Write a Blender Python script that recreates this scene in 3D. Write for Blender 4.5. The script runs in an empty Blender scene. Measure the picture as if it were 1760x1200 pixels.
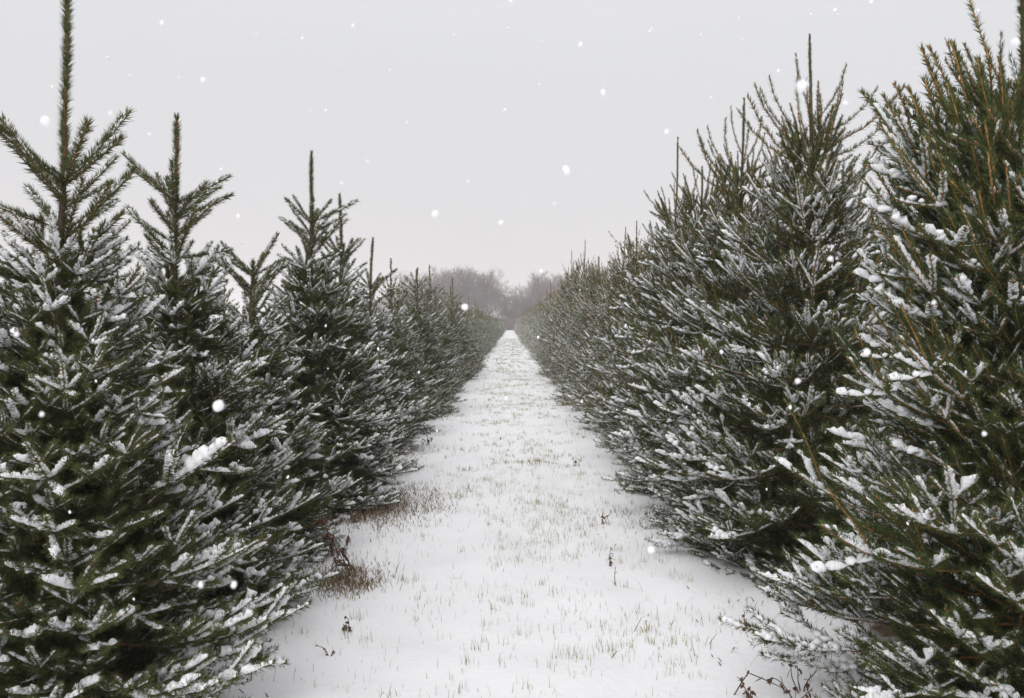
import bpy, math, random
import numpy as np
from mathutils import Matrix, Vector, noise as mnoise

PI = math.pi
SC = bpy.context.scene
COL = SC.collection
rnd = random.Random(11)

# ------------------------------------------------------------------ camera, world, sun, exposure
CAM_H, FPX, HY, VX = 1.5, 1500.0, 557.0, 877.0     # photo: focal in px, horizon row, vanishing column
cam_d = bpy.data.cameras.new('camera')
cam = bpy.data.objects.new('camera', cam_d)
COL.objects.link(cam)
SC.camera = cam
cam.location = (0, 0, CAM_H)
cam.rotation_euler = (PI / 2, 0, 0)
cam_d.sensor_width = 36
cam_d.lens = FPX / 1760 * 36
cam_d.shift_y = -(600 - HY) / 1760
cam_d.shift_x = (880 - VX) / 1760
cam_d.clip_end = 5000
cam_d.clip_start = 0.05
cam_d.dof.use_dof = True
cam_d.dof.focus_distance = 4.6
cam_d.dof.aperture_fstop = 6.3

SUN_EL, SUN_AZ = math.radians(50), math.radians(200)
world = bpy.data.worlds.new('World')
SC.world = world
world.use_nodes = True
wn, wl = world.node_tree.nodes, world.node_tree.links
wn.clear()
sky = wn.new('ShaderNodeTexSky'); sky.sky_type = 'NISHITA'; sky.sun_disc = False
sky.sun_elevation = SUN_EL; sky.sun_rotation = SUN_AZ
skys = wn.new('ShaderNodeVectorMath'); skys.operation = 'SCALE'; skys.inputs['Scale'].default_value = 0.08
tc = wn.new('ShaderNodeTexCoord'); sep = wn.new('ShaderNodeSeparateXYZ')
ramp = wn.new('ShaderNodeValToRGB')                 # even cloud layer, a little warmer and dimmer low down
ramp.color_ramp.elements[0].position = 0.0; ramp.color_ramp.elements[0].color = (.712, .672, .668, 1)
ramp.color_ramp.elements[1].position = 1.0; ramp.color_ramp.elements[1].color = (1.10, 1.10, 1.12, 1)
e = ramp.color_ramp.elements.new(0.30); e.color = (.765, .765, .785, 1)
cn = wn.new('ShaderNodeTexNoise'); cn.inputs['Scale'].default_value = 1.6; cn.inputs['Detail'].default_value = 3
cadd = wn.new('ShaderNodeMath'); cadd.operation = 'MULTIPLY_ADD'; cadd.inputs[1].default_value = 0.10; cadd.inputs[2].default_value = -0.05
cad2 = wn.new('ShaderNodeMath'); cad2.operation = 'ADD'; cad2.use_clamp = True
mixc = wn.new('ShaderNodeMix'); mixc.data_type = 'RGBA'; mixc.inputs['Factor'].default_value = 0.93
bg = wn.new('ShaderNodeBackground'); wo = wn.new('ShaderNodeOutputWorld')
wl.new(sky.outputs[0], skys.inputs[0])
wl.new(tc.outputs['Generated'], sep.inputs[0]); wl.new(tc.outputs['Generated'], cn.inputs['Vector'])
wl.new(cn.outputs[0], cadd.inputs[0]); wl.new(cadd.outputs[0], cad2.inputs[0]); wl.new(sep.outputs['Z'], cad2.inputs[1])
wl.new(cad2.outputs[0], ramp.inputs[0])
wl.new(skys.outputs[0], mixc.inputs['A']); wl.new(ramp.outputs[0], mixc.inputs['B'])
wl.new(mixc.outputs['Result'], bg.inputs['Color']); wl.new(bg.outputs[0], wo.inputs[0])

sun_d = bpy.data.lights.new('sun', 'SUN'); sun_d.energy = 1.5; sun_d.angle = math.radians(50); sun_d.color = (1, .985, .965)
sun = bpy.data.objects.new('sun', sun_d); COL.objects.link(sun)
sun.rotation_euler = (PI / 2 - SUN_EL, 0, PI - SUN_AZ)   # light comes from behind the camera
sun.location = (0, 0, 30)

SC.view_settings.view_transform = 'Standard'
SC.view_settings.look = 'None'
SC.view_settings.exposure = 0.04
SC.view_settings.gamma = 1
SC.view_settings.use_curve_mapping = False
SC.render.engine = 'CYCLES'
SC.cycles.use_denoising = True
SC.cycles.denoiser = 'OPENIMAGEDENOISE'
SC.cycles.denoising_input_passes = 'RGB_ALBEDO_NORMAL'
SC.cycles.max_bounces = 6
SC.cycles.diffuse_bounces = 3
SC.cycles.volume_bounces = 1
SC.cycles.transparent_max_bounces = 8
SC.cycles.use_adaptive_sampling = True
SC.cycles.adaptive_threshold = 0.01

# ------------------------------------------------------------------ materials
def mat(name, c1, c2=None, rough=.8, scale=8, island=False, bump=0, spec=.3, c3=None, detail=4):
    m = bpy.data.materials.new(name); m.use_nodes = True
    n, l = m.node_tree.nodes, m.node_tree.links
    b = n['Principled BSDF']
    b.inputs['Roughness'].default_value = rough
    b.inputs['Specular IOR Level'].default_value = spec
    if c2 is None:
        b.inputs['Base Color'].default_value = (*c1, 1)
    r = n.new('ShaderNodeValToRGB')
    r.color_ramp.elements[0].color = (*c1, 1); r.color_ramp.elements[1].color = (*(c2 or c1), 1)
    if c3:
        e = r.color_ramp.elements.new(.5); e.color = (*c3, 1)
    g = n.new('ShaderNodeNewGeometry'); t = n.new('ShaderNodeTexNoise')
    t.inputs['Scale'].default_value = scale; t.inputs['Detail'].default_value = detail
    l.new(g.outputs['Position'], t.inputs['Vector'])
    if island:
        mx = n.new('ShaderNodeMath'); mx.operation = 'MULTIPLY_ADD'; mx.inputs[1].default_value = .6
        ml = n.new('ShaderNodeMath'); ml.operation = 'MULTIPLY_ADD'; ml.inputs[1].default_value = 1.2; ml.inputs[2].default_value = -.4
        l.new(t.outputs[0], ml.inputs[0]); l.new(g.outputs['Random Per Island'], mx.inputs[0]); l.new(ml.outputs[0], mx.inputs[2])
        l.new(mx.outputs[0], r.inputs[0])
    else:
        ml = n.new('ShaderNodeMath'); ml.operation = 'MULTIPLY_ADD'; ml.inputs[1].default_value = 2; ml.inputs[2].default_value = -.5
        l.new(t.outputs[0], ml.inputs[0]); l.new(ml.outputs[0], r.inputs[0])
    l.new(r.outputs[0], b.inputs['Base Color'])
    if bump:
        bp = n.new('ShaderNodeBump'); bp.inputs['Strength'].default_value = bump; bp.inputs['Distance'].default_value = .01
        t2 = n.new('ShaderNodeTexNoise'); t2.inputs['Scale'].default_value = scale * 12; t2.inputs['Detail'].default_value = 6
        l.new(g.outputs['Position'], t2.inputs['Vector']); l.new(t2.outputs[0], bp.inputs['Height']); l.new(bp.outputs[0], b.inputs['Normal'])
    return m

M_NEED_L = mat('needles_grey_green', (.030, .043, .016), (.170, .190, .070), .6, 3, True, spec=.12)
M_NEED_R = mat('needles_deep_green', (.024, .042, .014), (.148, .182, .064), .6, 3, True, spec=.12)
M_BARK_L = mat('twig_bark_brown', (.15, .072, .032), (.33, .165, .072), .85, 20)
M_BARK_R = mat('twig_bark_orange', (.23, .105, .036), (.52, .26, .085), .8, 16)
M_LEAD_R = mat('leader_bark_brown', (.09, .05, .028), (.23, .135, .07), .9, 14)
M_TRUNK = mat('trunk_bark', (.05, .035, .025), (.13, .095, .07), .95, 25, bump=.6)
M_SNOW = mat('fresh_snow', (.86, .87, .89), (.93, .93, .94), .7, 30, bump=.35, spec=.2)
M_FLAKE = mat('snowflake_white', (.96, .96, .97), None, .8)
M_TWIG = mat('bare_twigs', (.085, .062, .055), (.19, .15, .135), .9, .6)
M_TWIG2 = mat('reddish_bare_twigs', (.11, .06, .05), (.20, .13, .11), .9, .6)
M_WEED = mat('dead_weed_brown', (.055, .03, .02), (.17, .10, .065), .9, 40, True)
M_STRAW = mat('straw', (.20, .13, .07), (.42, .33, .19), .85, 9, True)
M_LITTER = mat('fallen_needles_and_leaves', (.07, .042, .022), (.27, .18, .09), .9, 9, True)
M_GRASS = mat('winter_grass', (.10, .15, .05), (.46, .37, .19), .7, 2.2, True, c3=(.26, .27, .11))

# ------------------------------------------------------------------ mesh helpers
class Geo:
    def __init__(s): s.v, s.f, s.m, s.n = [], [], [], 0
    def add(s, v, f, mi=0):
        if len(v) == 0: return
        s.v.append(np.asarray(v, np.float32)); s.f.append(np.asarray(f, np.int64) + s.n)
        s.m.append(np.full(len(f), mi, np.int32)); s.n += len(v)
    def arr(s):
        if not s.v: return np.zeros((0, 3), np.float32), np.zeros((0, 3), np.int64), np.zeros(0, np.int32)
        return np.concatenate(s.v), np.concatenate(s.f), np.concatenate(s.m)
    def mesh(s, name, mats, smooth=False):
        v, f, m = s.arr()
        me = bpy.data.meshes.new(name)
        me.vertices.add(len(v)); me.vertices.foreach_set('co', v.ravel())
        me.loops.add(len(f) * 3); me.loops.foreach_set('vertex_index', f.ravel().astype(np.int32))
        me.polygons.add(len(f)); me.polygons.foreach_set('loop_start', np.arange(len(f), dtype=np.int32) * 3)
        for x in mats: me.materials.append(x)
        me.polygons.foreach_set('material_index', m)
        if smooth is True: sm = np.ones(len(f), bool)
        elif smooth is False: sm = np.zeros(len(f), bool)
        else: sm = np.isin(m, smooth)
        me.polygons.foreach_set('use_smooth', sm)
        me.update(); me.validate()
        return me

def nrm(a): return a / (np.linalg.norm(a, axis=-1, keepdims=True) + 1e-9)
Z = np.array([0, 0, 1.0])
def frames(P):
    d = nrm(np.gradient(P, axis=0))
    ref = np.where(np.abs(d[:, 2:3]) > .97, np.array([[1.0, 0, 0]]), Z[None])
    u = nrm(np.cross(d, ref)); v = nrm(np.cross(u, d))
    return d, u, v
def ring_faces(n, k):
    i = np.arange(n - 1)[:, None] * k; j = np.arange(k)[None]; j2 = (j + 1) % k
    a = (i + j).ravel(); b = (i + j2).ravel(); c = (i + k + j).ravel(); e = (i + k + j2).ravel()
    return np.concatenate([np.stack([a, b, e], 1), np.stack([a, e, c], 1)])
def tube(P, R, k=5):
    d, u, v = frames(P); th = np.arange(k) / k * 2 * PI
    ring = (P[:, None] + R[:, None, None] * (u[:, None] * np.cos(th)[None, :, None] + v[:, None] * np.sin(th)[None, :, None])).reshape(-1, 3)
    n = len(P)
    verts = np.concatenate([ring, P[-1:] + d[-1:] * R[-1]])
    j = np.arange(k)
    cap = np.stack([(n - 1) * k + j, (n - 1) * k + (j + 1) % k, np.full(k, n * k)], 1)
    return verts, np.concatenate([ring_faces(n, k), cap])
def resample(P, n):
    s = np.concatenate([[0], np.cumsum(np.linalg.norm(np.diff(P, axis=0), axis=1))])
    t = np.linspace(0, s[-1], n)
    return np.stack([np.interp(t, s, P[:, i]) for i in range(3)], 1), s[-1]

def needles(P, start, dens, nl, w, R, lean=.2, topw=.5):
    P, L = resample(P, 9)
    m = int(L * (1 - start) * dens)
    if m < 1: return None
    t = start + (1 - start) * R.random(m)
    x = t * 8; i = np.minimum(x.astype(int), 7); fr = (x - i)[:, None]
    d, u, v = frames(P)
    p = P[i] * (1 - fr) + P[i + 1] * fr
    d, u, v = d[i], u[i], v[i]
    phi = R.random(m) * 2 * PI
    low = (np.sin(phi) < -.2) & (R.random(m) < topw)
    phi = np.where(low, -phi, phi)
    al = np.radians(R.normal(54, 9, m)) * np.where(t > .93, .55, 1)
    ca, sa = np.cos(al)[:, None], np.sin(al)[:, None]
    n = d * ca + (u * np.cos(phi)[:, None] + v * np.sin(phi)[:, None]) * sa
    n[:, 2] += lean; n = nrm(n)
    ln = nl * R.uniform(.75, 1.12, m)[:, None]
    tip = p + n * ln
    side = nrm(np.cross(n, nrm(R.normal(size=(m, 3))))) * (w / 2)
    base = p + n * .002
    vv = np.stack([base + side, base - side, tip], 1).reshape(-1, 3)
    return vv, np.arange(m * 3).reshape(-1, 3)

def snow_ridge(P, amt, nl, seg, k, R):
    d0 = P[-1] - P[0]; el = abs(d0[2]) / (np.linalg.norm(d0) + 1e-9)
    amt = amt * (1 - max(0, el - .72) / .28 * .92)
    if amt < .12: return None
    L = np.linalg.norm(np.diff(P, axis=0), axis=1).sum()
    n = max(4, int(L / seg)); P, _ = resample(P, n)
    d, u, v = frames(P)
    r = R.normal(size=n + 4); r = np.convolve(r, np.ones(5) / 2.2, 'valid') + R.normal(size=n) * .35
    m = np.clip(amt * (1.0 + .40 * r), .03, 1.6)
    m = np.where(m < .22, .05, m)
    t = np.linspace(0, 1, n)
    prof = np.sqrt(np.clip(np.minimum(t / .06 if L > .1 else t / .12, (1.02 - t) / .10), 0.02, 1))
    m = m * prof
    th = np.arange(k) / k * 2 * PI + .3
    cs, sn = np.cos(th), np.sin(th)
    jit = 1 + R.normal(size=(n, k)) * .22
    wd = nl * .46 * np.sqrt(m)[:, None] * cs[None] * jit
    hh = nl * .53 * m[:, None] * np.where(sn > 0, sn, sn * .22)[None] * jit
    ring = (P + v * .003)[:, None] + u[:, None] * wd[..., None] + v[:, None] * hh[..., None]
    V = ring.reshape(-1, 3)
    V = np.concatenate([V, P[-1:] + d[-1:] * nl * .2 + v[-1:] * .004 , P[:1]])
    j = np.arange(k)
    c1 = np.stack([(n - 1) * k + j, (n - 1) * k + (j + 1) % k, np.full(k, n * k)], 1)
    c2 = np.stack([(j + 1) % k, j, np.full(k, n * k + 1)], 1)
    return V, np.concatenate([ring_faces(n, k), c1, c2])

def _ico(sub):
    import bmesh
    bm = bmesh.new(); bmesh.ops.create_icosphere(bm, subdivisions=sub, radius=1)
    v = np.array([x.co[:] for x in bm.verts]); f = np.array([[y.index for y in x.verts] for x in bm.faces]); bm.free()
    return v, f
ICO = {1: _ico(1), 2: _ico(2), 3: _ico(3)}
def clump(c, r, sub, R, flat=.62, ax=None):
    v, f = ICO[sub]; v = v.copy()
    ph = R.uniform(0, 6, 6)
    n = np.sin(v[:, 0] * 3.1 + ph[0]) * np.sin(v[:, 1] * 3.7 + ph[1]) + .7 * np.sin(v[:, 1] * 5.9 + v[:, 0] * 4 + ph[2]) * np.sin(v[:, 2] * 4 + ph[3])
    v = v * (1 + .30 * n + R.normal(size=len(v)) * .05)[:, None]
    v *= np.array([r * R.uniform(.9, 1.35), r * R.uniform(.8, 1.1), r * flat])
    v[:, 2] = np.where(v[:, 2] < 0, v[:, 2] * .45, v[:, 2])
    a = R.uniform(-.5, .5) if ax is None else ax
    rot = np.array([[math.cos(a), -math.sin(a), 0], [math.sin(a), math.cos(a), 0], [0, 0, 1]])
    return v @ rot.T + c, f

# ------------------------------------------------------------------ spruce branches
SPEC = {
 'L': dict(nl=.0375, w=.0038, up=.34, lat=(40, 56), vlift=(-.10, .45), g=.240, snow=.95, clump=.35, bark=M_BARK_L, need=M_NEED_L, lean=.12, nlat=(2, 4), nd=1850, r=.0044),
 'R': dict(nl=.0325, w=.0035, up=.50, lat=(36, 54), vlift=(-.05, .55), g=.235, snow=.88, clump=1.0, bark=M_BARK_R, need=M_NEED_R, lean=.25, nlat=(2, 4), nd=1550, r=.0042),
}
LOD = {  # needle density factor, needle width factor, tube sides, snow step, snow sides, clump subdivision
 0: (1.0, 1.0, 4, .010, 7, 2),
 1: (.095, 4.2, 3, .055, 3, 1),
 2: (.034, 8, 3, .14, 3, 1),
}
def grow(sp, p, d, age, ln, R, out, order, r):
    n = 5
    P = [np.array(p, float)]; d = nrm(np.array(d, float))
    up = sp['up'] * (1 if order else .6)
    for i in range(n):
        d = nrm(d + Z * up / n * (1 - .6 * abs(d[2])) + np.array([.30, 0, 0]) / n * (order > 0) + R.normal(size=3) * .025)
        P.append(P[-1] + d * ln / n)
    P = np.array(P)
    out.append((P, r, age, order))
    if age <= 1: return
    u = nrm(np.cross(d, Z) if abs(d[2]) < .98 else np.array([0, 1.0, 0])); v = nrm(np.cross(u, d))
    grow(sp, P[-1], d, age - 1, ln * R.uniform(.85, 1.08), R, out, order, r * .78)
    k = R.integers(sp['nlat'][0], sp['nlat'][1] + 1)
    if order >= 1: k = min(k, 2)
    sgn = 1 if R.random() < .5 else -1
    for j in range(k):
        a = math.radians(R.uniform(*sp['lat'])); sgn = -sgn
        side = u * sgn * (1 if j < 2 else .45) + v * (R.uniform(*sp['vlift']) if j < 2 else R.uniform(.3, .8) * (1 if R.random() < .7 else -.7))
        dd = d * math.cos(a) + nrm(side) * math.sin(a)
        grow(sp, P[-1], dd, min(age - 1, 3 if order == 0 else 2), ln * R.uniform(.58, .88), R, out, order + 1, r * .62)
    for j in range((1 + (R.random() < .5)) if order == 0 else (1 if R.random() < .3 else 0)):      # short shoots between the whorls
        q = R.uniform(.3, .85); sgn = -sgn; a = math.radians(R.uniform(45, 65))
        i = int(q * n); side = u * sgn + v * R.uniform(-.3, .5)
        dd = d * math.cos(a) + nrm(side) * math.sin(a)
        grow(sp, P[i], dd, min(age - 1, 2), ln * R.uniform(.35, .6), R, out, order + 1, r * .5)

def limb(sp, L, e0, e1, g, R, r, spikes=0.0):
    """a whole branch: long main stem, fans of short upturned shoots over its outer years"""
    out = []; n = 14; w = R.normal() * .10
    P = [np.zeros(3)]; az = 0.0
    for i in range(n):
        t = (i + .5) / n; e = math.radians(e0 + (e1 - e0) * t ** 1.4) + R.normal() * .03; az += R.normal() * .045
        P.append(P[-1] + np.array([math.cos(e) * math.cos(az), math.cos(e) * math.sin(az), math.sin(e)]) * L / n)
    P = np.array(P)
    pos = lambda d: P[0] if d <= 0 else np.array([np.interp(d, np.linspace(0, L, n + 1), P[:, k]) for k in range(3)])
    yr = 0; d1 = L; sgn = 1
    while d1 > .01:
        yr += 1; gl = g * R.uniform(.9, 1.15); d0 = max(0, d1 - gl)
        seg = np.array([pos(d0 + (d1 - d0) * q / 4) for q in range(5)])
        out.append((seg, r * (.55 + .18 * yr), min(yr, 5), 0))
        if d0 > .04 and not (yr > 3 and d0 < .16 * L):
            d = nrm(seg[0] - pos(d0 - .02)); u = nrm(np.cross(d, Z)); v = nrm(np.cross(u, d))
            k = {1: 3, 2: R.integers(3, 5), 3: 3}.get(yr, 2)
            for j in range(k):
                sgn = -sgn; a = math.radians(R.uniform(*sp['lat']))
                side = u * sgn + v * R.uniform(-.15, .55) if j < 2 else u * sgn * .35 + v * (1 if R.random() < .72 else -.8)
                dd = d * math.cos(a) + nrm(side) * math.sin(a)
                ag = min(yr, 3) if j < 2 and R.random() < .6 else min(yr, 2)
                grow(sp, seg[0], dd, ag, g * R.uniform(.62, .92), R, out, 1, r * .55)
            if R.random() < spikes and yr < 4:
                m = len(out); grow(sp, seg[0], d * .35 + Z + R.normal(size=3) * .12, 1, R.uniform(.22, .44), R, out, 1, r * .75)
                for q in range(m, len(out)): out[q] = (out[q][0], out[q][1], -1, 1)
        d1 = d0
    return out

def emit(sp, shoots, lod, R, snow_f=1.0, need_f=1.0, clumps=True, gn=None, gs=None):
    df, wf, k, seg, sk, cs = LOD[lod]
    gn = gn or Geo(); gs = gs or Geo()
    xmax = max(q[0][-1][0] for q in shoots)
    for P, r, age, order in shoots:
        if lod and order >= 1 and R.random() < (.25 if lod == 1 else .55): continue
        n = len(P); rr = np.linspace(r, r * .72, n)
        if lod < 2 or order == 0:
            gn.add(*tube(P if lod == 0 else P[::2] if n % 2 else P, rr if lod == 0 else rr[::2] if n % 2 else rr, k), 1)
        spike = age == -1; age = abs(age)
        if age == 1 and lod == 0:                                            # brown bud at the shoot's tip
            d = nrm(P[-1] - P[-2])
            B = np.stack([P[-1] - d * .001, P[-1] + d * .003, P[-1] + d * .008])
            gn.add(*tube(B, np.array([.0022, .0037, .0012]), 5), 1)
        a = {1: 1.0, 2: .9, 3: .7}.get(age, .5)
        x = needles(P, 0, sp['nd'] * df * a * need_f * (.75 if spike else 1), sp['nl'] * (.8 if spike else 1) * (1 if lod == 0 else 1.1), sp['w'] * wf, R, sp['lean'])
        if x: gn.add(*x, 0)
        reach = min(1, max(0, (P[2][0] - .22 * xmax) / (.45 * xmax)))             # sheltered wood near the trunk stays bare
        s = {1: .95, 2: .66, 3: .32}.get(age, .15) * sp['snow'] * snow_f * (.8 if lod == 2 else 1) * (R.uniform(.55, 1.1) if R.random() < .86 else R.uniform(.1, .45)) * reach
        x = snow_ridge(P, s, sp['nl'], seg, sk, R)
        if x and not spike: gs.add(*x, 0)
        if clumps and age in (2, 3) and R.random() < (.5 if sp['clump'] > .8 else .28) * sp['clump'] * snow_f and P[-1][0] > .45 * xmax:
            if lod: gs.add(*clump(P[-1] + Z * .006, R.uniform(.018, .030), cs, R), 0); continue
            near = [Q for Q, _, a2, _ in shoots if a2 in (1, 2, 3) and np.linalg.norm(Q[0] - P[-1]) < .07 and abs(Q[-1][2] - Q[0][2]) < .5 * np.linalg.norm(Q[-1] - Q[0])]
            big = sp['clump'] > .8
            for Q in near[:6]:
                for q in range(3 if big else 2):
                    t = R.uniform(0, .75); c = Q[0] * (1 - t) + Q[-1] * t
                    gs.add(*clump(c + Z * .005 + R.normal(size=3) * np.array([.007, .007, .002]), R.uniform(.010, .019) * (1.2 if big else .95), 1 if q else 2, R, flat=.85), 0)
    return gn, gs

CLASSES = {  # name: length (age), base elevation, tip elevation, snow factor
 'L': {'star': (.34, 36, 44, .8, .34, 0), 'top': (.46, 38, 48, 1.15, .26, 0), 'high': (.68, 30, 44, 1.15, .25, 0), 'mid': (.88, 16, 40, 1.0, .235, 0), 'low': (1.02, -6, 26, 1.05, .225, 0), 'inner': (.60, 14, 34, .22, .19, 0)},
 'R': {'star': (.52, 38, 74, .30, .52, 0), 'top': (.50, 52, 74, .55, .25, 1), 'high': (.72, 38, 60, 1.0, .25, 1), 'mid': (.92, 18, 46, 1.05, .23, .7), 'low': (1.05, -8, 22, 1.1, .21, .05), 'inner': (.60, 18, 40, .40, .19, 0)},
}
NVAR = 3
BR = {}
BLEN = {}
def make_variants(lod):
    for s, cl in CLASSES.items():
        sp = SPEC[s]
        for cn_, (Lm, e0, e1, sf, g_, spk) in cl.items():
            for vi in range(NVAR):
                R = np.random.default_rng(1000 + vi * 17 + len(cn_) * 131 + (7 if s == 'R' else 0) + int(Lm * 100))
                out = limb(sp, Lm, e0 + R.uniform(-3, 3), e1 + R.uniform(-4, 4), g_, R, sp['r'] * (1.0 if cn_ == 'star' else 1.15), spk)
                gn, gs = emit(sp, out, lod, np.random.default_rng(5 + vi), sf, .45 if (s == 'R' and cn_ == 'star') else 1)
                BR[(s, cn_, vi, lod)] = (gn, gs)
                if lod == 0: BLEN[(s, cn_)] = Lm
for lod in (0, 1, 2): make_variants(lod)

def leader_geo(s, lod, L, R, bare, thick=1):
    sp = SPEC[s]; n = 9
    P = [np.zeros(3)]; d = np.array([R.uniform(-.04, .04), R.uniform(-.04, .04), 1.0])
    for i in range(n - 1):
        d = nrm(d + R.normal(size=3) * .012); P.append(P[-1] + d * L / (n - 1))
    P = np.array(P); gn = Geo(); gs = Geo(); df, wf, k, seg, sk, cs = LOD[lod]
    r0 = (.0085 if s == 'L' else .0092) * thick
    gn.add(*tube(P, np.linspace(r0, .0045, n), max(k, 4)), 1)
    spn = 2500 if not bare else 2400
    x = needles(P, 0, spn * df * (1.6 if lod else 1), sp['nl'] * (1.1 if not bare else .72), sp['w'] * wf, R, .25, 0)
    if x: gn.add(*x, 0)
    for j in range(int(9 * L / .6)):                      # buds up the leader and a cluster at its tip
        t = R.uniform(.3, 1) if j > 3 else 1; i = min(int(t * (n - 1)), n - 1)
        q = R.uniform(0, 6.28); o = np.array([math.cos(q), math.sin(q), .8]) * (.006 if t < 1 else .004)
        c = P[i] + o; B = np.stack([c, c + nrm(o) * .005, c + nrm(o) * .011])
        if lod < 2: gn.add(*tube(B, np.array([.003, .0042, .001]), 4), 1)
    # thin side shoots low on the leader
    return gn, gs

PROFILE = {
 'L': ([0, .30, .50, .80, 1.1, 1.6, 2.0, 2.6], [.33, .36, .46, .58, .74, 1.00, 1.10, .98]),
 'R': ([0, .15, .4, .75, 1.15, 1.7, 2.1, 2.6], [.50, .42, .52, .68, .86, 1.06, 1.12, .98]),
}
def layout(s, H, leader, rb, nb, seed, zlo=.07):
    """every branch of one tree: class, variant, height, azimuth, scale, tilt"""
    R = np.random.default_rng(seed); res = []
    top = H - leader; az = R.uniform(0, 6.28)
    for i in range(nb):
        q = i / (nb - 1)
        x = (top - zlo) * q ** 1.12
        z = top - x
        ns = 20 if s == 'L' else 6
        if i < ns:
            z = top - (R.uniform(0, .02) if i < 6 else R.uniform(.07, .12) if i < 11 else R.uniform(.17, .24) if i < 16 else R.uniform(.28, .36)); az += 2 * PI / 5.6 + R.normal() * .12
            x = top - z
        else:
            az += 2.39996 + R.normal() * .15
            z += R.normal() * .012
        if x < (.37 if s == 'L' and i < ns else .26 if s == 'L' else .10): c = 'star'
        elif x < (.50 if s == 'L' else .34): c = 'top'
        elif x < .82: c = 'high'
        elif x < 1.45: c = 'mid'
        else: c = 'low'
        if i > 6 and R.random() < .12: c = {'low': 'mid', 'mid': 'high', 'high': 'top', 'top': 'top', 'star': 'star'}[c]
        Ld = np.interp(x, *PROFILE[s]) * rb * R.uniform(.84, 1.12)
        if i < ns: Ld = (.33 if s == 'L' else .46) * R.uniform(.75, 1.15)
        sc = Ld / BLEN[(s, c)]
        sc = min(1.32, max(.45, sc))
        drop = 0
        if c == 'mid': drop = math.radians(np.interp(x, [.82, 1.45], [3, -9]))
        if c == 'low': drop = math.radians(np.interp(x, [1.45, 1.9, 2.5], [9, -2, -12] if s == 'L' else [9, -4, -16]))
        res.append((c, int(R.integers(NVAR)), max(z, .09), az, sc * (1 if R.random() < .93 else 1.12), drop + R.normal() * (.16 if i < ns else .07), R.normal() * .16))
    R2 = np.random.default_rng(seed + 900)
    for i in range(13):                                   # skirt boughs resting low over the ground
        res.append(('low', i % NVAR, R2.uniform(.08, .15), i * .483 + R2.normal() * .08, rb * R2.uniform(.72, .92), math.radians(R2.uniform(-17, -11)), R2.normal() * .12))
    for i in range(int(nb * .50)):                        # short shaded boughs hiding the trunk
        x = .35 + (top - .45) * R2.random() ** .8
        res.append(('inner', int(R2.integers(NVAR)), top - x, R2.uniform(0, 6.28), np.interp(x, [.35, .8, 1.4, 2.0], [.42, .60, .95, 1.15]) * R2.uniform(.75, 1.05), R2.normal() * .15, R2.normal() * .3))
    return res

# ------------------------------------------------------------------ object helpers
def link(name, me, parent=None, mtx=None):
    o = bpy.data.objects.new(name, me); COL.objects.link(o)
    if parent is not None: o.parent = parent
    if mtx is not None: o.matrix_local = mtx
    return o
def tag(o, label=None, cat=None, group=None, kind=None):
    for k, v in (('label', label), ('category', cat), ('group', group), ('kind', kind)):
        if v: o[k] = v
    return o

MESH = {}
def bmesh_of(key):
    if key not in MESH:
        gn, gs = BR[key]; sp = SPEC[key[0]]
        MESH[key] = (gn.mesh('branch', [sp['need'], sp['bark']], (1,)), gs.mesh('snow', [M_SNOW], True))
    return MESH[key]
def trunk_geo(H, leader, s, lod=0):
    n = 10; t = np.linspace(0, 1, n); P = np.stack([.012 * np.sin(t * 5), .01 * np.cos(t * 4), t * (H - leader)], 1); P[:, 2] -= .06 * (1 - t)
    P[-1, :2] = 0
    g = Geo(); g.add(*tube(P, np.interp(t, [0, .05, 1], [.050, .040, .010]), 8 if lod == 0 else 5), 0)
    return g

def near_tree(s, x, y, H, leader, rb, nb, seed, label, group, bare=False, lean=(0, 0), rot=0, top_list=()):
    root = bpy.data.objects.new('spruce_tree', None); COL.objects.link(root)
    root.location = (x, y, ground_h(x, y)); root.rotation_euler = (lean[0], lean[1], 0)
    root.empty_display_size = .3
    tag(root, label, 'spruce tree', group)
    R = np.random.default_rng(seed + 5)
    link('trunk', trunk_geo(H, leader, s).mesh('trunk', [M_TRUNK], True), root)
    gn, _ = leader_geo(s, 0, leader, R, bare, 1.5 if seed == 29 else 1)
    # needled upper stem under the leader
    P = np.stack([np.zeros(6), np.zeros(6), np.linspace(-.45, 0, 6)], 1)
    gn.add(*needles(P, 0, 2400, SPEC[s]['nl'], SPEC[s]['w'], R, .1, 0), 0)
    link('leader_shoot', gn.mesh('leader_shoot', [SPEC[s]['need'], M_LEAD_R if s == 'R' else M_BARK_L], (1,)), root, Matrix.Translation((0, 0, H - leader - .005)))
    lay = layout(s, H, leader, rb, nb, seed) + list(top_list)
    for c, vi, z, az, sc, tilt, roll in lay:
        mb, ms = bmesh_of((s, c, vi, 0))
        m = Matrix.Translation((0, 0, z)) @ Matrix.Rotation(az + rot, 4, 'Z') @ Matrix.Rotation(-tilt, 4, 'Y') @ Matrix.Rotation(roll, 4, 'X') @ Matrix.Diagonal((sc, sc * (1 if seed % 2 else -1), sc, 1))
        b = link('branch', mb, root, m)
        tag(link('snow', ms, b), kind='stuff')
    return root

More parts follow.
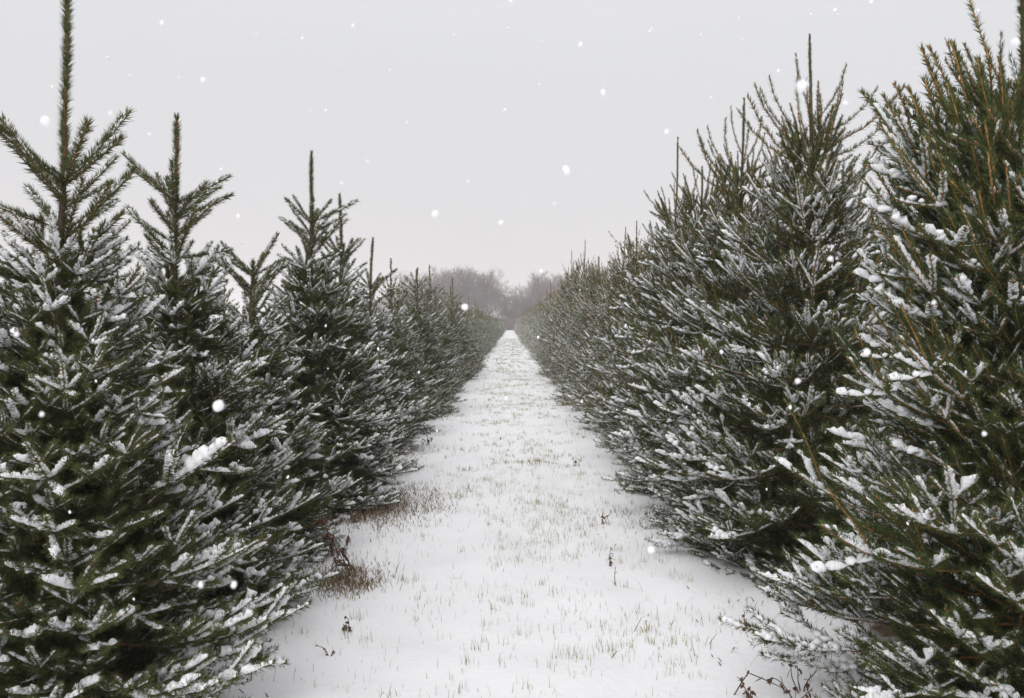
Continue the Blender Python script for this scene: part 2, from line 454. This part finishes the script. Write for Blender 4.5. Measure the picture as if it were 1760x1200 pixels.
def far_meshes(s, lod, H, leader, rb, nb, seed, bare):
    R = np.random.default_rng(seed); N, S = Geo(), Geo()
    cache = {}
    for c, vi, z, az, sc, tilt, roll in layout(s, H, leader, rb, nb, seed):
        key = (s, c, vi, lod)
        if key not in cache: cache[key] = (BR[key][0].arr(), BR[key][1].arr())
        m = np.array(Matrix.Translation((0, 0, z)) @ Matrix.Rotation(az, 4, 'Z') @ Matrix.Rotation(-tilt, 4, 'Y') @ Matrix.Rotation(roll, 4, 'X') @ Matrix.Diagonal((sc, sc, sc, 1)))
        for G, (v, f, mi) in ((N, cache[key][0]), (S, cache[key][1])):
            if len(v) == 0: continue
            G.v.append((v @ m[:3, :3].T + m[:3, 3]).astype(np.float32)); G.f.append(f + G.n); G.m.append(mi); G.n += len(v)
    gn, _ = leader_geo(s, lod, leader, R, bare)
    v, f, mi = gn.arr(); mi = mi * (2 if s == 'R' else 1); N.v.append(v + np.array([0, 0, H - leader], np.float32)); N.f.append(f + N.n); N.m.append(mi); N.n += len(v)
    return N, S

# ------------------------------------------------------------------ ground
XL, XR = -1.70, 1.90
def ground_h(x, y):
    h = .040 * mnoise.noise(Vector((x * .8, y * .5, 1.7))) + .034 * mnoise.noise(Vector((x * 3.1, y * 2.3, 5.2))) + .004 * mnoise.noise(Vector((x * 11, y * 8, 9)))
    for X in (XL, XR):                                   # thinner snow in the lee of the trees
        h -= .030 * math.exp(-((x - X) / .55) ** 2)
    f = min(1, max(0, (y - 40) / 400)); return h * (1 - f * .5)
def axis(lims):
    out = []
    for a, b, n in lims: out += list(np.linspace(a, b, n, endpoint=False))
    return out + [lims[-1][1]]
xs = axis([(-380, -60, 8), (-60, -8, 14), (-8, -3, 25), (-3, 3, 96), (3, 8, 25), (8, 60, 14), (60, 380, 8)])
ys = axis([(-60, 0, 20), (0, 2.4, 14), (2.4, 9, 120), (9, 20, 80), (20, 60, 90), (60, 260, 60), (260, 900, 12)])
gv = np.array([(x, y, ground_h(x, y)) for y in ys for x in xs]); nx, ny = len(xs), len(ys)
ii = (np.arange(ny - 1)[:, None] * nx + np.arange(nx - 1)[None]).ravel()
gf = np.concatenate([np.stack([ii, ii + 1, ii + nx + 1], 1), np.stack([ii, ii + nx + 1, ii + nx], 1)])
g = Geo(); g.add(gv, gf)
mg = bpy.data.materials.new('snowy_ground'); mg.use_nodes = True
n, l = mg.node_tree.nodes, mg.node_tree.links; b = n['Principled BSDF']; b.inputs['Roughness'].default_value = .75; b.inputs['Specular IOR Level'].default_value = .2
geo = n.new('ShaderNodeNewGeometry'); sx = n.new('ShaderNodeSeparateXYZ'); l.new(geo.outputs['Position'], sx.inputs[0])
def mth(op, a, bb=None, c=None, clamp=False):
    q = n.new('ShaderNodeMath'); q.operation = op; q.use_clamp = clamp
    for i, val in enumerate((a, bb, c)):
        if val is None: continue
        if isinstance(val, (int, float)): q.inputs[i].default_value = val
        else: l.new(val, q.inputs[i])
    return q.outputs[0]
def nz(scale, detail=4, vec=None):
    q = n.new('ShaderNodeTexNoise'); q.inputs['Scale'].default_value = scale; q.inputs['Detail'].default_value = detail
    l.new(vec or geo.outputs['Position'], q.inputs['Vector']); return q.outputs[0]
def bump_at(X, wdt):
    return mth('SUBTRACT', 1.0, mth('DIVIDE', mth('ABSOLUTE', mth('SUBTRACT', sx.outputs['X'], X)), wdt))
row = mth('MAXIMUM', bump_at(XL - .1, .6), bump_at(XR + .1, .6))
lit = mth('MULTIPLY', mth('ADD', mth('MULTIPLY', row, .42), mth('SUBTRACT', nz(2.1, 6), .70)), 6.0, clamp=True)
grassy = mth('MULTIPLY', mth('SUBTRACT', nz(26, 8), .60), 5.0, clamp=True)
mid = mth('MULTIPLY', bump_at(.10, 1.15), 1.2, clamp=True)
farf = mth('MULTIPLY', mth('SUBTRACT', sx.outputs['Y'], 12), .03, clamp=True)
gamt = mth('MULTIPLY', mth('MULTIPLY', grassy, mid), mth('MULTIPLY_ADD', farf, .55, .10))
m1 = n.new('ShaderNodeMix'); m1.data_type = 'RGBA'; m1.inputs['A'].default_value = (.80, .80, .815, 1); m1.inputs['B'].default_value = (.40, .38, .26, 1); l.new(gamt, m1.inputs['Factor'])
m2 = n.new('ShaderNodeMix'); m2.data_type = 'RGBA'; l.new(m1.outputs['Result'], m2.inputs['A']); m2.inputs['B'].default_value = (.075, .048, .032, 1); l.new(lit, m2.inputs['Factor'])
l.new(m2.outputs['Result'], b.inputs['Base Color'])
bp = n.new('ShaderNodeBump'); bp.inputs['Strength'].default_value = .5; bp.inputs['Distance'].default_value = .012
l.new(mth('ADD', nz(22, 7), mth('MULTIPLY', nz(160, 3), .25)), bp.inputs['Height']); l.new(bp.outputs[0], b.inputs['Normal'])
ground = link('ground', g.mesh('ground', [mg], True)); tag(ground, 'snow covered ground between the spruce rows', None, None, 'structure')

# ------------------------------------------------------------------ spruce rows
GL, GR = 'spruces in the left row', 'spruces in the right row'
def ypos(off, X): return abs(X) * FPX / off
near_L = [
 (ypos(767, XL), 2.86, .80, .83, 104, 21, 'nearest spruce of the left row, its tall needled leader cut by the picture top'),
 (4.45, 2.56, .42, .74, 88, 33, 'second spruce of the left row, a short single leader standing behind the nearest tree'),
 (5.75, 1.96, .08, .70, 84, 40, 'leaderless spruce in the left row with heavy snow on blunt rounded branches'),
 (7.28, 2.97, .58, .80, 92, 57, 'dark spruce of the left row with a tall star shaped top above brown weeds'),
 (8.80, 2.86, .62, .76, 88, 62, 'spruce of the left row whose slim leader stands just right of the star shaped top'),
 (10.6, 2.60, .60, .76, 84, 71, 'lower spruce of the left row, fifth leader counted along the skyline'),
]
near_R = [
 (ypos(880, XR), 3.20, .90, .91, 124, 18, 'nearest spruce of the right row with long orange stemmed shoots and thick snow pads', False),
 (5.50, 3.36, .72, .96, 106, 29, 'tall spruce of the right row with a nearly bare stick leader and curving side shoots', True),
 (6.74, 3.30, .66, .90, 96, 36, 'spruce of the right row with bunched brown upright shoots behind the stick leader tree', True),
 (8.00, 2.95, .36, .90, 92, 45, 'spruce of the right row with a low ragged top below taller neighbours', True),
 (9.40, 3.50, .85, .88, 92, 51, 'spruce of the right row with a thin dark straight leader above a dense top', True),
]
for y, H, ld, rb, nb, seed, lab in near_L:
    near_tree('L', XL + (0 if seed == 21 else rnd.uniform(-.05, .05)), y, H, ld, rb, nb, seed, lab, GL)
_R = np.random.default_rng(4)
extra = [('star', int(_R.integers(3)), zz, az, sc, tl, 0) for zz, az, sc, tl in
         ((2.14, 3.0, 1.02, .05), (2.05, 2.8, 1.08, .0), (1.96, 3.35, 1.10, -.08), (1.84, 3.1, 1.12, -.12), (1.90, 3.9, 1.0, -.05), (1.75, 3.6, 1.05, -.1), (1.98, 4.5, 1.0, .02), (1.8, 4.3, 1.05, -.1), (2.1, 2.2, .95, 0), (1.7, 4.0, 1.0, -.15))]
extra += [('top', int(_R.integers(3)), 1.30 + .72 * _R.random(), 2.6 + 2.4 * _R.random(), _R.uniform(1.05, 1.4), -.1 + _R.normal() * .12, 0) for _ in range(16)]
extra += [('high', q % 3, 1.25 + .085 * q, 2.75 + .8 * ((q * 7) % 9) / 9, 1.05, -.04, 0) for q in range(9)]
extra += [('inner', int(_R.integers(3)), .3 + 1.7 * _R.random(), 3.2 + 1.8 * _R.random(), _R.uniform(.6, .9), _R.normal() * .2, _R.normal() * .3) for _ in range(26)]
curved = [('star', q % 3, z, a, sc, t, 0) for q, (z, a, sc, t) in enumerate(((2.70, .15, 1.15, -.30), (2.62, -.35, 1.25, -.36), (2.78, .5, .95, .05), (2.66, 2.9, 1.0, .10),
          (2.58, 3.4, 1.15, -.10), (2.5, 2.7, 1.25, -.20), (2.55, .2, 1.3, -.42), (2.86, 3.9, .75, .15), (2.45, 3.6, 1.3, -.15)))]
for y, H, ld, rb, nb, seed, lab, bare in near_R:
    near_tree('R', XR + (0 if seed < 30 else -.12 + rnd.uniform(-.04, .04)), y, H, ld, rb, nb, seed, lab, GR, bare, top_list=extra if seed == 18 else curved if seed in (29, 36) else ())

FARM = {}
for s, nb, rb, bare in (('L', 84, .90, False), ('R', 92, .98, True)):
    sp = SPEC[s]
    for k, (H, ld) in enumerate(((2.65, .55), (2.28, .3)) if s == 'L' else ((3.3, .7), (3.0, .45))):
        N, S = far_meshes(s, 1, H, ld, rb, nb, 300 + k * 7 + (1 if s == 'R' else 0), bare)
        T = trunk_geo(H, ld, s, 1)
        FARM[(s, 1, k)] = (T.mesh('trunk', [M_TRUNK], True), N.mesh('crown', [sp['need'], sp['bark'], M_LEAD_R]), S.mesh('snow', [M_SNOW], True))
        N, S = far_meshes(s, 2, H, ld, rb, nb, 300 + k * 7 + (1 if s == 'R' else 0), bare)
        G = Geo(); 
        for src, base in ((T, 0), (N, 1), (S, 4)):
            v, f, mi = src.arr(); G.v.append(v); G.f.append(f + G.n); G.m.append(mi + base); G.n += len(v)
        FARM[(s, 2, k)] = G.mesh('spruce_tree', [M_TRUNK, sp['need'], sp['bark'], M_LEAD_R, M_SNOW], (4,))
ORD = ['sixth', 'seventh', 'eighth', 'ninth', 'tenth', 'eleventh', 'twelfth', 'thirteenth', 'fourteenth', 'fifteenth', 'sixteenth', 'seventeenth', 'eighteenth', 'nineteenth', 'twentieth']
R = np.random.default_rng(77)
def far_row(s, X, y0, y1, step, first, grp, side, over=()):
    y = y0; i = 0
    while y < y1:
        k = int(R.integers(2)); x = X + R.uniform(-.09, .09); hsc = R.uniform(.84, 1.12) * (1 - .08 * (y > 26)); rot = R.uniform(0, 6.28)
        for oy, os_ in over:
            if abs(y - oy) < step * .5: hsc = os_
        sc = (hsc * .98, hsc * .98, hsc)
        if y < 30:
            root = bpy.data.objects.new('spruce_tree', None); COL.objects.link(root); root.empty_display_size = .3
            for nme, me in zip(('trunk', 'crown', 'snow'), FARM[(s, 1, k)]): link(nme, me, root)
            lab = f'{ORD[i + first - 6]} spruce from the camera in the {side} row' if i + first - 6 < len(ORD) else f'receding snowy spruce halfway down the {side} row'
        else:
            root = link('spruce_tree', FARM[(s, 2, k)])
            lab = f'small hazy spruce in the far end of the {side} row'
        root.location = (x, y, ground_h(x, y)); root.rotation_euler = (R.normal() * .015, R.normal() * .015, rot); root.scale = sc
        tag(root, lab, 'spruce tree', grp)
        y += step * R.uniform(.88, 1.12); i += 1
far_row('L', XL, 12.2, 190, 1.42, 7, GL, 'left', ((15.2, 1.08), (20.2, 1.05)))
far_row('R', XR - .16, 10.7, 190, 1.38, 6, GR, 'right')

R = np.random.default_rng(91)
for s, X, side in (('L', -5.2, 'left'), ('R', 5.4, 'right')):
    for i in range(9):
        root = bpy.data.objects.new('spruce_tree', None); COL.objects.link(root); root.empty_display_size = .3
        for nme, me in zip(('trunk', 'crown', 'snow'), FARM[(s, 1, i % 2)]): link(nme, me, root)
        x, y = X + R.uniform(-.1, .1), 4.4 + i * 1.45
        root.location = (x, y, ground_h(x, y)); root.rotation_euler = (0, 0, R.uniform(0, 6)); sc = R.uniform(.80, .88); root.scale = (1, 1, sc)
        tag(root, f'spruce of the next row glimpsed through gaps behind the {side} row', 'spruce tree', f'spruces behind the {side} row')

# ------------------------------------------------------------------ bare trees at the end of the path
def bare_tree(H, seed, spread):
    R = np.random.default_rng(seed); gt, gc = Geo(), Geo()
    def rec(p, d, ln, r, lv):
        n = 4; P = [p]
        for i in range(n):
            d = nrm(d + R.normal(size=3) * .09 + Z * .03); P.append(P[-1] + d * ln / n)
        P = np.array(P)
        (gt if lv == 0 else gc).add(*tube(P, np.linspace(r, r * .62, n + 1), 5 if lv < 2 else 3), 0)
        if lv >= 5: return
        k = {0: 6, 1: 5, 2: 5, 3: 4, 4: 4}[lv]
        for j in range(k):
            q = .35 + .65 * (j + R.random()) / k if lv else .25 + .75 * (j + R.random()) / k
            i = min(int(q * n), n); u = nrm(np.cross(d, R.normal(size=3))); a = math.radians(R.uniform(20, 48) * spread)
            rec(P[i], d * math.cos(a) + u * math.sin(a), ln * R.uniform(.52, .78), max(r * .5, .022), lv + 1)
    rec(np.zeros(3), Z.copy(), H * .40, H * .014, 0)
    return gt, gc
BT = []
for k, (sd, spd) in enumerate(((3, 1.0), (8, 1.2), (13, .9))):
    gt, gc = bare_tree(21, sd, spd); m = M_TWIG if k < 2 else M_TWIG2
    BT.append((gt.mesh('trunk', [M_TWIG], True), gc.mesh('crown', [m])))
bt = [(-27, 236, 1.0), (-22, 228, .95), (-17.5, 240, 1.12), (-13, 226, 1.08), (-9.0, 238, 1.12), (-5.2, 230, 1.02), (-31, 246, .72), (-36, 232, .6),
      (3.4, 236, .60), (6.2, 232, .74), (9.2, 240, .84), (12.0, 230, .88), (15, 242, .86), (18.5, 233, .85), (22.5, 240, .8), (27, 236, .8),
      (-24.5, 222, .98), (-15, 221, 1.02), (-10.8, 222, 1.08), (-7, 244, 1.1), (-4.2, 243, .8), (-19.5, 224, 1.0), (4.8, 224, .62), (8, 223, .74), (11, 247, .86), (-40, 240, .55), (-45, 238, .5), (-1.6, 224, .42), (.3, 226, .36), (1.8, 223, .40), (-2.9, 226, .62), (3.0, 228, .48)]
bt = [(x, y, sc * (1.24 if 4 < x < 24 else 1.06 if x < -4 else 1)) for x, y, sc in bt]
for i, (x, y, sc) in enumerate(bt):
    root = bpy.data.objects.new('bare_tree', None); COL.objects.link(root)
    root.location = (x, y, 0); root.scale = (sc * .85, sc * .85, sc); root.rotation_euler = (0, 0, i * 1.9)
    t_, c_ = BT[i % 3]; link('trunk', t_, root); link('crown', c_, root)
    if x < 0: tag(root, 'leafless hazy tree in the tall clump beyond the left row', 'bare tree', 'bare trees beyond the left row')
    else: tag(root, 'leafless hazy tree in the lower clump beyond the right row', 'bare tree', 'bare trees beyond the right row')
# scrub closing the path
R = np.random.default_rng(5)
g = Geo()
for i in range(11000):
    x = R.uniform(-30, 30) if i % 3 else R.uniform(-8, 8); y = R.uniform(206, 224); h = R.uniform(.6, 3.8)
    a = np.array([x, y, 0]); d = np.array([R.normal() * .4, R.normal() * .3, 1]) * h; w = np.array([.05, 0, 0])
    g.add(np.stack([a - w, a + w, a + d]), np.array([[0, 1, 2]]))
tag(link('scrub', g.mesh('scrub', [M_TWIG])), 'grey brown leafless scrub closing the far end of the path', 'scrub', None, 'stuff')

# ------------------------------------------------------------------ grass, litter
def blades(pts, lmin, lmax, w, R, bend=.5, flat=0.):
    m = len(pts); L = R.uniform(lmin, lmax, m)[:, None]
    a = R.uniform(0, 2 * PI, m); hd = np.stack([np.cos(a), np.sin(a), np.zeros(m)], 1)
    lean = R.uniform(.1, 1, m)[:, None] * bend + flat
    p0 = pts; p1 = p0 + nrm(Z + hd * lean * .6) * L * .55; p2 = p1 + nrm(Z * (1 - flat * .8) + hd * lean * 1.8) * L * .45
    s = np.stack([-np.sin(a), np.cos(a), np.zeros(m)], 1); b = R.uniform(0, 2 * PI, m); s = nrm(s * np.cos(b)[:, None] + hd * np.sin(b)[:, None]) * (w / 2)
    V = np.stack([p0 - s, p0 + s, p1 + s * .8, p1 - s * .8, p2], 1).reshape(-1, 3)
    o = np.arange(m)[:, None] * 5
    F = np.concatenate([o + np.array([[0, 1, 2]]), o + np.array([[0, 2, 3]]), o + np.array([[3, 2, 4]])])
    return V, F
R = np.random.default_rng(9)
pts = []
def try_pts(n_, y0, y1, power=1.0):
    c = 0
    while c < n_:
        y = y0 + (y1 - y0) * R.random() ** power; x = R.normal() * .70 + .08
        if abs(x) > 1.6: continue
        d = mnoise.noise(Vector((x * 1.5, y * 1.1, 3))) + .6 * mnoise.noise(Vector((x * 6, y * 5, 8)))
        if R.random() > min(1, max(.10, .34 + d * 1.2)): continue
        pts.append((x, y, 0)); c += 1
        if R.random() < .16:
            q = .012 + .035 * R.random()
            for _ in range(R.integers(4, 12)): pts.append((x + R.normal() * q, y + R.normal() * q, 0)); c += 1
try_pts(5600, 2.9, 9); try_pts(11000, 9, 28); try_pts(9000, 28, 90)
pts = np.array([(x, y, ground_h(x, y) - .004) for x, y, _ in pts])
g = Geo(); nr = pts[:, 1] < 9; md = (pts[:, 1] >= 9) & (pts[:, 1] < 28)
g.add(*blades(pts[nr], .018, .070, .0022, R)); g.add(*blades(pts[md], .02, .065, .0034, R)); g.add(*blades(pts[pts[:, 1] >= 28], .03, .07, .009, R))
tag(link('grass', g.mesh('grass', [M_GRASS])), 'thin green and straw grass blades poking through the snow on the path', 'grass', None, 'stuff')

g = Geo(); pp = []
for X, n_ in ((XL, 3000), (XR, 2200)):
    for _ in range(n_):
        y = 2.6 + 22 * R.random() ** 1.5; r = abs(R.normal()) * .42
        x = X + (1 if X < 0 else -1) * (R.uniform(-.5, .35) + r * .5)
        pp.append((x, y, ground_h(x, y) + .002))
for cx, cy, n_, sr in ((-.98, 5.15, 900, .11), (-1.15, 7.0, 700, .25), (-.98, 6.9, 600, .22), (-1.2, 7.3, 700, .3), (-.85, 7.35, 250, .2), (-1.30, 10.2, 200, .2), (.95, 6.6, 120, .2), (1.0, 4.3, 60, .3)):
    for _ in range(n_):
        x = cx + R.normal() * sr; y = cy + R.normal() * sr * 1.2; pp.append((x, y, ground_h(x, y) + .002))
pp = np.array(pp)
k = R.random(len(pp)) < .55
g.add(*blades(pp[k], .02, .07, .006, R, 1.2, .9)); g.add(*blades(pp[~k], .04, .14, .0034, R, .9, .3))
tag(link('litter', g.mesh('litter', [M_LITTER])), 'brown fallen needles and dead grass scattered at the foot of the rows', 'litter', None, 'stuff')

# ------------------------------------------------------------------ dead weeds
def at(px, py):
    d = CAM_H * FPX / (py - HY); return (px - VX) / FPX * d, d
def leafstrip(p, d, L, w, R):
    n = 5; P = [p]; d = nrm(d)
    for i in range(n):
        d = nrm(d + R.normal(size=3) * .35 + np.array([0, 0, -.35])); P.append(P[-1] + d * L / n)
    P = np.array(P); u = nrm(np.cross(np.gradient(P, axis=0), R.normal(size=3)))
    ww = (w * np.sin(np.linspace(.25, PI - .1, n + 1)))[:, None]
    c = P + nrm(np.cross(u, np.gradient(P, axis=0))) * ww * .5
    V = np.concatenate([P - u * ww, c, P + u * ww]); m = n + 1; F = []
    for r in range(2):
        for i in range(n):
            a = r * m + i; F += [[a, a + 1, a + m + 1], [a, a + m + 1, a + m]]
    return V, np.array(F)
def weed(px, py, hpx, label, cat='dead weed', nst=3, leaves=10, head=False, seed=0, fall=.25, straw=False, lw=.010):
    x, y = at(px, py); h = hpx / FPX * y
    R = np.random.default_rng(seed + 40); root = bpy.data.objects.new('dead_weed', None); COL.objects.link(root)
    root.location = (x, y, ground_h(x, y)); tag(root, label, cat, 'dead weeds beside the rows')
    for s_ in range(nst):
        d = nrm(np.array([R.normal() * fall, R.normal() * fall, 1])); L = h * (1 if s_ == 0 else R.uniform(.45, .85)); n = 8
        P = [np.array([R.normal() * .008, R.normal() * .008, -.01])]
        for i in range(n):
            d = nrm(d + R.normal(size=3) * .14 + np.array([0, 0, -.10 * (i > 4) * (1 + 3 * fall)])); P.append(P[-1] + d * L / n)
        P = np.array(P); g = Geo(); g.add(*tube(P, np.linspace(.0032, .0014, n + 1), 5))
        for j in range(2):
            i = R.integers(3, n); dd = nrm(R.normal(size=3) + Z * .8); q = np.array([P[i], P[i] + dd * L * .12, P[i] + dd * L * .24 - Z * .01])
            g.add(*tube(q, np.array([.0018, .0014, .001]), 4))
        link('stem', g.mesh('stem', [M_STRAW if straw else M_WEED], True), root)
        for j in range(leaves):
            i = R.integers(2, n + 1)
            G = Geo(); G.add(*leafstrip(P[i], np.array([R.normal(), R.normal(), R.uniform(-.8, .4)]), h * R.uniform(.12, .30), lw * R.uniform(.5, 1.1), R))
            link('leaf', G.mesh('leaf', [M_WEED], True), root)
        if head and s_ < 2:
            G = Geo()
            for j in range(26): G.add(*leafstrip(P[-1] + R.normal(size=3) * .010, R.normal(size=3), .035, .007, R))
            link('seed_head', G.mesh('seed_head', [M_WEED], True), root)
weed(603, 985, 112, 'tall withered brown weed with drooping head beside the nearest left spruce', nst=3, leaves=9, head=True, seed=1, fall=.12, lw=.013)
weed(578, 968, 66, 'smaller withered weed just left of the drooping brown one', nst=1, leaves=6, seed=2, fall=.12)
weed(545, 893, 42, 'short crumpled weed under the star topped left spruce', nst=2, leaves=6, head=True, seed=3)
weed(610, 895, 50, 'dark curled weed leaning in snow at the edge of brown grass', nst=3, leaves=8, seed=4, fall=.5)
weed(574, 900, 34, 'small upright brown weed between two curled ones', nst=2, leaves=3, seed=12)
weed(735, 762, 36, 'dark leafy weed at the foot of the left row beside the path', nst=3, leaves=7, seed=5)
weed(1292, 1196, 48, 'withered weed clump with hanging leaves in the snow at lower right', nst=3, leaves=5, head=False, seed=6, fall=.35)
weed(1378, 1186, 62, 'bent bare weed stalk touching the nearest right spruce', nst=3, leaves=2, seed=7, fall=.2)
weed(1050, 975, 34, 'forked dark twig sticking out of snow near the right row', nst=3, leaves=2, seed=8, fall=.35)
weed(1056, 1005, 36, 'single slanting black stick in snow below the forked twig', nst=1, leaves=0, seed=9, fall=.3)
weed(1035, 900, 40, 'pale straw tuft in snow at the edge of the right row', nst=5, leaves=1, seed=10, fall=.5, straw=True)
weed(986, 800, 22, 'little dark weed in snow beside the right row, farther up the path', nst=2, leaves=3, seed=11)
weed(598, 1086, 34, 'low brown sprawling weed in snow by the nearest left spruce', nst=4, leaves=3, seed=13, fall=.9)
weed(562, 1130, 32, 'small reddish dead leaf on a short stalk at lower left of the path', nst=2, leaves=3, seed=14, fall=.6)
weed(1283, 1085, 40, 'thin brown stalks under the second right spruce', nst=4, leaves=1, seed=15, fall=.2)
weed(1105, 1090, 26, 'tiny pale dry stalk standing alone right of the path', nst=2, leaves=0, seed=16, fall=.1, straw=True)
weed(645, 915, 36, 'pair of thin upright dry stalks in snow left of the path', nst=2, leaves=0, seed=17, fall=.15)
weed(1372, 1200, 80, 'broken angular weed stem at the lower right corner of the snow', nst=2, leaves=2, seed=18, fall=.8)

# bent broken stalk arching over the snow at lower right
x0, y0 = at(1262, 1190); root = bpy.data.objects.new('broken_stalk', None); COL.objects.link(root); root.location = (x0, y0, ground_h(x0, y0))
tag(root, 'long brown stalk bent into an arch over the snow at lower right', 'broken stalk')
g = Geo(); P = np.array([[-.005, 0, -.01], [.03, 0, .05], [.06, .01, .085], [.12, .01, .06], [.19, .02, .025], [.235, .02, -.002]])
g.add(*tube(P, np.array([.003, .0028, .0026, .0024, .002, .0016]), 5)); link('stem', g.mesh('stem', [M_WEED], True), root)
R = np.random.default_rng(3)
for i in (0, 2, 2, 3, 4, 5, 5):
    G = Geo(); G.add(*leafstrip(P[i] + Z * .01, np.array([R.normal(), R.normal(), -.6]), .045, .007, R)); link('leaf', G.mesh('leaf', [M_WEED], True), root)

# ------------------------------------------------------------------ falling snow
def flake(px, py, dist, rpx, label, stretch=1.0, seed=0, grp='falling snowflakes'):
    R = np.random.default_rng(seed); v, f = ICO[3]; v = v.copy()
    ph = R.uniform(0, 6, 4)
    v *= (1 + .12 * np.sin(v[:, 0] * 2 + ph[0]) * np.sin(v[:, 1] * 3 + ph[1]) + .08 * np.sin(v[:, 2] * 3 + ph[2]))[:, None]
    r = .8 * rpx / FPX * dist; g = Geo(); g.add(v * r * np.array([1, .9, stretch]), f)
    o = link('snowflake', g.mesh('snowflake', [M_FLAKE], True))
    o.location = ((px - VX) / FPX * dist, dist, CAM_H + (HY - py) / FPX * dist)
    o.rotation_euler = (R.normal() * .2, R.uniform(-.5, .5), R.uniform(0, 6))
    tag(o, label, 'snowflake', grp)
SKY_S = 'small white snowflake drifting against the grey sky'
big = [(1378, 148, .9, 13, 'largest soft snowflake beside the stick leader of the right row'),
 (748, 368, 1.6, 7, 'round white snowflake in the sky left of the path'), (974, 293, 1.8, 8, 'oblong snowflake in the sky right of the path'),
 (375, 698, 1.5, 12, 'large white snowflake in front of the dark gap between left spruces'), (79, 210, 1.4, 11, 'bright snowflake left of the tallest left leader'),
 (1745, 73, 1.4, 10, 'bright snowflake in the upper right corner'), (349, 138, 1.8, 5, 'snowflake high above the short left leader'),
 (279, 40, 1.6, 5, 'snowflake near the picture top right of the tallest leader'), (998, 77, 1.7, 4.5, 'snowflake in the upper sky just right of the middle'),
 (1037, 160, 1.7, 6, 'tilted snowflake in the sky, lower right of another'), (799, 528, 1.6, 7, 'snowflake in front of the bare trees beyond the left row'),
 (861, 383, 1.8, 4.5, 'snowflake low in the sky above the path'), (1119, 946, 1.5, 7, 'snowflake in front of the lowest snowy branches of the second right spruce'),
 (1371, 655, 1.5, 6, 'snowflake in the black gap between the two nearest right spruces'), (1490, 605, 1.6, 7, 'snowflake in front of the nearest right spruce'),
 (345, 1005, 1.4, 6, 'left one of two snowflakes low before the nearest left spruce'), (402, 1005, 1.4, 6, 'right one of two snowflakes low before the nearest left spruce'),
 (1427, 445, 1.6, 6, 'snowflake between the tops of the two nearest right spruces'), (72, 712, 1.4, 5, 'snowflake before the middle of the nearest left spruce'),
 (28, 575, 1.3, 5, 'snowflake by the left picture edge before dark needles'), (1692, 746, 1.5, 5, 'snowflake low before the right picture edge'), (1605, 520, 1.5, 4, 'tiny flake above another before the nearest right spruce')]
for i, (px, py, ds, r, lab) in enumerate(big): flake(px, py, ds * .72, r, lab, 1.15 if px < 1300 else 1.0, 60 + i)
small = [(257, 231, 3), (380, 291, 3), (90, 150, 3), (868, 189, 3.5), (927, 145, 2), (1146, 227, 5), (632, 277, 2.5), (607, 45, 4), (1497, 5, 5), (878, 2, 5), (1338, 122, 3),
 (1453, 178, 5), (805, 312, 2.5), (953, 350, 2.5), (1222, 168, 2.5), (930, 467, 4), (223, 129, 2), (308, 133, 2), (410, 372, 4), (587, 315, 3), (190, 195, 4), (1435, 18, 4),
 (1681, 18, 3), (520, 66, 3), (700, 210, 2.5), (670, 120, 2), (1120, 50, 2.5), (1205, 60, 2.5), (560, 190, 2.5), (440, 60, 2), (780, 60, 2), (1270, 30, 2)]
for i, (px, py, r) in enumerate(small): flake(px, py, .9 + (i * 37 % 20) / 14, r * .95, SKY_S, 1.1, 200 + i)
dark = [(1240, 605, 4), (160, 585, 3), (870, 685, 4), (1075, 560, 3), (925, 580, 3), (1358, 700, 4), (165, 655, 3), (495, 820, 3), (650, 600, 3), (230, 1030, 3), (1000, 690, 3), (560, 560, 2.5), (120, 880, 3), (1560, 900, 3), (1660, 640, 3), (430, 900, 2.5), (720, 640, 2.5), (1180, 700, 2.5)]
for i, (px, py, r) in enumerate(dark): flake(px, py, 1.5 + (i * 31 % 14) / 10, r * .8, 'small white snowflake falling in front of the spruce rows', 1.5, 300 + i)
R = np.random.default_rng(12); g = Geo(); v, f = ICO[1]
for i in range(3200):
    y = 3 + 40 * R.random() ** .7; x = R.uniform(-.6, .6) * y; z = R.uniform(.1, 1.5 + .42 * y)
    g.add(v * R.uniform(.0024, .0058) * (1 + y * .012) * np.array([1, 1, 1.4]) + np.array([x, y, z]), f)
tag(link('falling_snow', g.mesh('falling_snow', [M_FLAKE], True)), 'fine snow falling over the whole scene', 'falling snow', None, 'stuff')

# ------------------------------------------------------------------ haze
hz = Geo(); v = np.array([(a, b_, c) for a in (-400, 400) for b_ in (-80, 920) for c in (-1.2, 24)], float)
hz.add(v, np.array([[0, 1, 3], [0, 3, 2], [4, 6, 7], [4, 7, 5], [0, 4, 5], [0, 5, 1], [2, 3, 7], [2, 7, 6], [0, 2, 6], [0, 6, 4], [1, 5, 7], [1, 7, 3]]))
mh = bpy.data.materials.new('haze'); mh.use_nodes = True; n, l = mh.node_tree.nodes, mh.node_tree.links; n.remove(n['Principled BSDF'])
pv = n.new('ShaderNodeVolumePrincipled'); pv.inputs['Color'].default_value = (.98, .965, .965, 1); pv.inputs['Density'].default_value = .0013; pv.inputs['Anisotropy'].default_value = 0.0
l.new(pv.outputs[0], n['Material Output'].inputs['Volume'])
tag(link('haze', hz.mesh('haze', [mh])), 'pale snowy air fading the far trees', 'haze', None, 'stuff')
